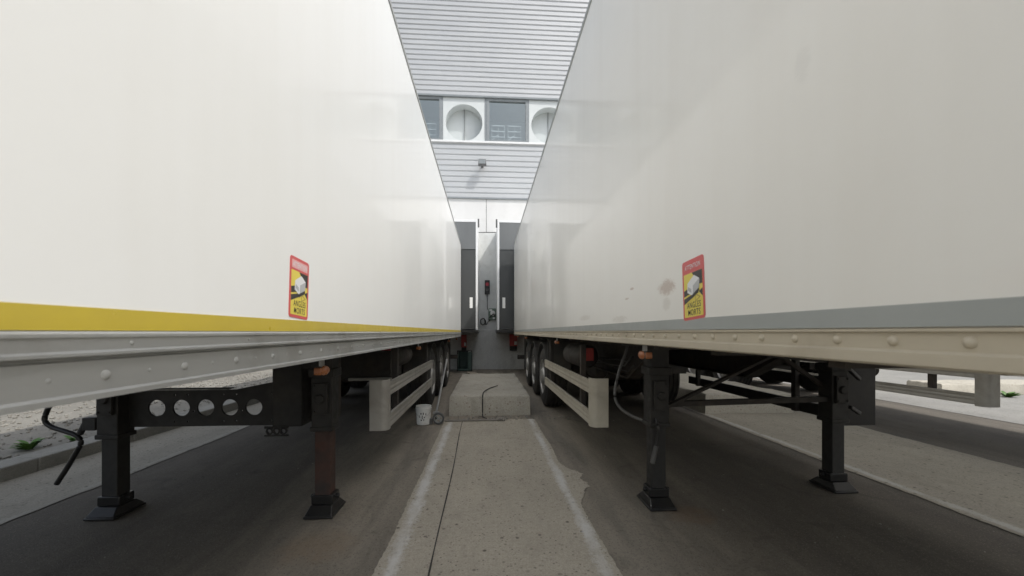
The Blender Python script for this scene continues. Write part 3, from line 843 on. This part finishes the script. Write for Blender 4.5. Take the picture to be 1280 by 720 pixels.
# dock shelters
def shelter(x0, x1, label, opening):
    s = empty('dock_shelter', (0, WY, 0), label, 'dock shelter', 'dock shelters on the warehouse wall')
    yf = L(12.40)
    for a, inner in ((x0, 1), (x1, -1)):
        MB().box(min(a, a+inner*.06), max(a, a+inner*.06), yf, -.003, 1.36, 4.77).build('side_wall', 'white_trim', s, .004)
    MB().box(x0+.061, x1-.061, yf+.003, -.003, 4.70, 4.768).build('top_cover', 'white_trim', s, .004)
    o0, o1 = opening
    MB().box(x0+.0605, o0, yf+.02, yf+.05, 1.38, 4.698).build('side_curtain', 'curtain', s, .004)
    MB().box(o1, x1-.0605, yf+.02, yf+.05, 1.38, 4.698).build('side_curtain', 'curtain', s, .004)
    MB().box(x0+.0605, x1-.0605, yf+.004, yf+.017, 3.86, 4.696).build('head_curtain', 'curtain_grey', s, .003)
    for mx in (x0+.20, x1-.20):
        MB().box(mx-.045, mx+.045, yf+.012, yf+.021, 2.04, 2.37).build('reflector_strip', 'reflect', s, 0, False)
    b = MB()
    for a, sg in ((x0, -1), (x1, 1)):
        b.box(min(a, a+sg*.05), max(a, a+sg*.05), yf+.0, yf+.09, 4.55, 4.80)
    b.build('corner_bracket', 'lamp_grey', s, .006)
    MB().box(x0+.07, x1-.07, -.01, -.003, 1.4, 4.69).build('dock_door', 'dark_joint', s, 0, False)
    b = MB(); b.box(x0-.02, x1+.02, yf+.01, -.025, 1.28, 1.355); b.build('dock_sill', 'black', s, .006)
    return s
shelter(-3.80, -.27, 'dark curtained dock shelter behind the white trailer with yellow stripe', (-3.36, -.80))
shelter(.34, 3.90, 'dark curtained dock shelter behind the cream trailer with grey stripe', (.86, 3.38))

# fixtures between the shelters
fl = empty('flood_lamp', (-.14, WY, 7.1), 'small grey floodlight on the corrugated wall under the windows', 'wall lamp')
b = MB(); b.box(-.04, .04, -.02, .0, -.08, .08); b.bar((0, -.02, 0), (0, -.24, .03), .03, .03); b.build('bracket', 'lamp_grey', fl, .004)
b = MB(); b.frustum((-.14, .14, -.36, -.20), (-.12, .12, -.34, -.20), -.1, .1); b.build('lamp_head', 'lamp_grey', fl, .01)
MB().box(-.11, .11, -.366, -.361, -.07, .07).build('lens', 'frame', fl)
tl = empty('dock_signal_light', (.03, WY, 2.86), 'small black dock traffic light with red lamp on grey panel between shelters', 'traffic light')
b = MB(); b.box(-.085, .085, -.10, .0, -.24, .24); b.build('housing', 'cable', tl, .015)
MB().lathe([(-.115, .06), (-.10, .065), (-.098, .065)], 'y', (0, 0, .10), 20).build('red_lens', 'signal', tl)
MB().lathe([(-.112, .045), (-.10, .05), (-.098, .05)], 'y', (0, 0, -.09), 20).build('dark_lens', 'lamp_grey', tl)
for zc in (.10, -.09):
    b = MB()
    pr = [(.072*math.cos(R(a)), zc+.072*math.sin(R(a))) for a in range(10, 171, 16)] + [(.064*math.cos(R(a)), zc+.064*math.sin(R(a))) for a in range(170, 9, -16)]
    b.prism(pr, 'y', -.17, -.10)
    b.build('hood', 'cable', tl)
MB().tube([(0, -.02, -.24), (0.0, -.02, -.5), (.005, -.02, -.78)], .012, 8).build('cable', 'cable', tl)
sb = empty('socket_box', (.20, WY, 1.92), 'green and white electric socket box low on the grey dock panel', 'socket box')
b = MB(); b.box(-.13, .13, -.11, .0, -.2, .2); b.build('housing', 'socket_green', sb, .015)
b = MB(); b.lathe([(-.15, .06), (-.13, .085), (-.11, .09)], 'y', (.02, 0, .03), 20); b.box(-.10, .0, -.118, -.111, .10, .17); b.box(.02, .1, -.118, -.111, -.17, -.11); b.build('cover', 'pvc', sb, .005)
b = MB(); b.tube(curve_pts([(-.08, -.12, -.12), (-.02, -.2, -.05), (.05, -.17, .0), (.09, -.14, -.09)], 5), .016, 8); b.build('plug_lead', 'cable', sb)
cc = MB()
pts = []
for k in range(64):
    a = 2*math.pi*k/20; pts.append((-.12 + (.085+.006*math.sin(k))*math.cos(a), WY-.06-.001*k, 1.66+(.11+.008*math.cos(k*1.3))*math.sin(a)))
cc.tube(pts, .016, 8)
cc.tube(curve_pts([pts[-1], (-.02, WY-.1, 1.56), (.06, WY-.08, 1.66), (.12, WY-.06, 1.72)], 5), .014, 8)
tag(cc.build('cable_coil', 'cable'), 'black cable coil hanging beside the green socket box', 'cable')

def bumper(x0, x1, z0, z1, label):
    r = empty('dock_bumper', ((x0+x1)/2, WY, (z0+z1)/2), label, 'dock bumper', 'red dock bumpers')
    hw, hz = (x1-x0)/2, (z1-z0)/2
    b = MB(); b.box(-hw, hw, -.30, -.023, -hz+.16, hz); b.build('red_block', 'red', r, .015)
    b = MB(); b.box(-hw+.01, hw-.01, -.27, -.024, -hz, -hz+.158); b.build('rubber_pad', 'rubber', r, .01)
    b = MB(); b.box(hw*.2, hw*.9, -.312, -.301, -hz+.2, -hz+.32); b.build('plate', 'pvc', r)
    return r
bumper(-.86, -.68, .62, 1.2, 'red dock bumper above the dull green steel bin')
bumper(.80, 1.06, .66, 1.22, 'red dock bumper right of the concrete dock wall')
gb = empty('steel_bin', (-.72, 13.55, 0), 'dull green steel bin below the left red bumper', 'bin')
b = MB(); b.box(-.24, .24, -.25, .25, .02, .08); b.box(-.24, -.2, -.25, .25, .08, .66); b.box(.1, .24, -.25, .25, .08, .62); b.box(-.2, .1, .2, .25, .08, .64); b.build('body', 'green', gb, .01)
b = MB(); b.box(-.25, .25, -.26, -.235, .66, .69); b.box(.225, .25, -.26, -.235, 0, .66); b.box(-.25, -.225, -.26, -.235, 0, .66); b.build('frame', 'black', gb)

# ---------------------------------------------------------------- concrete blocks
def block(name, x0, x1, y0, y1, h, label):
    bm = bmesh.new(); NX, NY = 14, 30
    def hh(i, j): return h + .006*math.sin(i*1.3+j*.7) + random.uniform(-.004, .004)
    top = [[bm.verts.new((x0+.02+(x1-x0-.04)*i/NX, y0+.03+(y1-y0-.06)*j/NY, hh(i, j))) for j in range(NY+1)] for i in range(NX+1)]
    for i in range(NX):
        for j in range(NY): bm.faces.new((top[i][j], top[i+1][j], top[i+1][j+1], top[i][j+1]))
    ringt = [top[i][0] for i in range(NX)] + [top[NX][j] for j in range(NY)] + [top[i][NY] for i in range(NX, 0, -1)] + [top[0][j] for j in range(NY, 0, -1)]
    ringb = []
    ringm = []
    for v in ringt:
        sx = -1 if v.co.x < (x0+x1)/2 else 1; 
        c = Vector(((x0+x1)/2, (y0+y1)/2, 0)); q = v.co - c
        fx = (x1-x0)/2/((x1-x0)/2-.02); fy = (y1-y0)/2/((y1-y0)/2-.03)
        jit = random.uniform(-.006, .006)
        ringm.append(bm.verts.new((c.x+q.x*(1+(fx-1)*.8), c.y+q.y*(1+(fy-1)*.8), h-.025+jit)))
        ringb.append(bm.verts.new((c.x+q.x*fx*1.01, c.y+q.y*fy, -.02)))
    n = len(ringt)
    for k in range(n):
        bm.faces.new((ringt[k], ringt[(k+1) % n], ringm[(k+1) % n], ringm[k]))
        bm.faces.new((ringm[k], ringm[(k+1) % n], ringb[(k+1) % n], ringb[k]))
    bm.faces.new(ringb)
    bmesh.ops.recalc_face_normals(bm, faces=bm.faces)
    me = bpy.data.meshes.new(name); bm.to_mesh(me); bm.free(); shade(me, 50)
    return tag(link(name, me, 'block'), label, 'concrete block', 'low concrete blocks between the bays')
block('concrete_block', -.57, .68, 6.22, 9.5, .315, 'low concrete block in the middle between the two trailers')
block('concrete_block', 3.45, 4.9, 6.1, 9.5, .315, 'low concrete block glimpsed under the cream trailer, beyond its far wheels')
block('concrete_block', 9.3, 12.5, 7.6, 8.3, .23, 'low concrete block in sunlight beyond the grey side guard')

# ---------------------------------------------------------------- loose things in the gap
bk = empty('bucket', (-.885, 5.72, .004), 'white plastic bucket with dark printed marks beside the trailer wheel', 'bucket')
b = MB(); b.lathe([(0, .090), (.004, .094), (.22, .104), (.222, .112), (.232, .112), (.234, .104), (.25, .106), (.254, .109), (.258, .106), (.254, .098), (.02, .088), (.018, .01)], 'z', n=32); b.build('body', 'pvc', bk)
lab = MB()
for a, z, wd, hg in ((-102, .16, 9, .022), (-84, .16, 7, .03), (-92, .11, 6, .05), (-74, .11, 8, .02), (-100, .07, 10, .018), (-80, .075, 5, .03), (-64, .15, 6, .03), (-116, .12, 6, .03)):
    r0 = .094 + (.104-.094)*z/.22 + .0015
    vs = [lab.bm.verts.new((r0*math.cos(R(a+da)), r0*math.sin(R(a+da)), z+dz)) for da, dz in ((-wd/2, -hg/2), (wd/2, -hg/2), (wd/2, hg/2), (-wd/2, hg/2))]
    lab.bm.faces.new(vs)
lab.build('printed_marks', 'cable', bk, 0, False)
pts = [(.113*math.cos(R(a)), .113*math.sin(R(a)), .225 - .11*math.sin(R((a+180) % 360))*1.0) for a in range(180, 361, 12)]
MB().tube(pts, .003, 6).build('handle', 'steel', bk)

rw = empty('small_wheel', (-.675, 5.70, .082), 'small grey spoked wheel lying upright beside the white bucket', 'wheel')
b = MB(); b.lathe([(-.03, .078), (-.025, .082), (.025, .082), (.03, .078), (.03, .058), (-.03, .058)], 'y', n=32, closed=True); b.build('tyre', 'hose', rw)
b = MB(); b.lathe([(-.024, .0585), (.024, .0585), (.024, .05), (-.024, .05)], 'y', n=28, closed=True)
for k in range(4):
    a = R(45+90*k); b.bar((.012*math.cos(a), 0, .012*math.sin(a)), (.054*math.cos(a), 0, .054*math.sin(a)), .026, .022)
b.lathe([(-.032, .016), (.032, .016)], 'y', n=16); b.build('rim', 'steel', rw, .002)
b = MB(); b.box(-.13, -.085, -.02, .05, -.08, .0); b.box(-.085, -.01, .034, .046, -.02, .03); b.build('axle_bracket', 'hose', rw, .004)

b = MB(); b.tube([(-.60, 5.80, .024), (-.2, 5.80, .025), (.22, 5.82, .024)], .0125, 10)
for k in range(4): b.lathe([(.16+.03*k, .028), (.178+.03*k, .028)], 'x', (0, 5.82, .032), 12)
tag(b.build('metal_rod', 'rod_steel'), 'thin metal rod lying across the end of the concrete path', 'rod')
b = MB(); b.tube([(-.80, 6.45, .016), (-.80, 7.3, .37), (-.805, 8.18, .74)], .019, 10); b.box(-.845, -.755, 6.40, 6.47, .004, .03)
tag(b.build('broom_pole', 'steel'), 'long grey pole leaning on the white trailer wheels', 'pole')
b = MB(); b.tube(curve_pts([(.20, 7.2, .335), (.06, 6.9, .333), (-.03, 6.55, .332), (-.055, 6.28, .330), (-.06, 6.19, .29), (-.06, 6.175, .15), (-.058, 6.16, .03), (-.05, 6.05, .02), (.0, 5.95, .02)], 6), .0085, 8)
tag(b.build('cable', 'cable'), 'dark cable trailing over the front of the middle concrete block', 'cable')
b = MB(); b.box(-.13, .13, -.5, .5, 0, .04); o = b.build('plank', 'wood', bevel=.004); o.location = (-.38, 12.2, .004); o.rotation_euler = (0, 0, R(12))
tag(o, 'short pale plank lying on the ground behind the middle concrete block', 'plank')

# weeds
def weed(x, y, z, n, size, label):
    m = MB()
    for k in range(n):
        a = random.uniform(0, 2*math.pi); ln = size*random.uniform(.55, 1.1); wd = ln*.17
        dirv = Vector((math.cos(a), math.sin(a), 0)); sd = Vector((-math.sin(a), math.cos(a), 0))
        rise = random.uniform(.5, 1.4); prev = None
        base = Vector((random.uniform(-.02, .02), random.uniform(-.02, .02), 0))
        for s in range(6):
            t = s/5
            p = base + dirv*ln*t*.8 + Vector((0, 0, ln*rise*(t - .55*t*t)))
            ww = wd*math.sin(math.pi*min(.08+t*.9, 1))
            cur = (m.bm.verts.new(p+sd*ww), m.bm.verts.new(p+Vector((0, 0, -ww*.4))), m.bm.verts.new(p-sd*ww))
            if prev:
                m.bm.faces.new((prev[0], prev[1], cur[1], cur[0])); m.bm.faces.new((prev[1], prev[2], cur[2], cur[1]))
            prev = cur
    o = m.build('weed', 'leaf'); o.location = (x, y, z)
    return tag(o, label, 'weed')
weed(-4.62, 4.35, .115, 34, .15, 'green weed growing behind the kerb left of the crank handle')
weed(-4.45, 4.62, .12, 7, .13, 'sparse yellowish weed sprig right of the bushier kerb weed')
weed(10.35, 7.3, .008, 40, .2, 'bright green weed in the sun beyond the grey side guard')
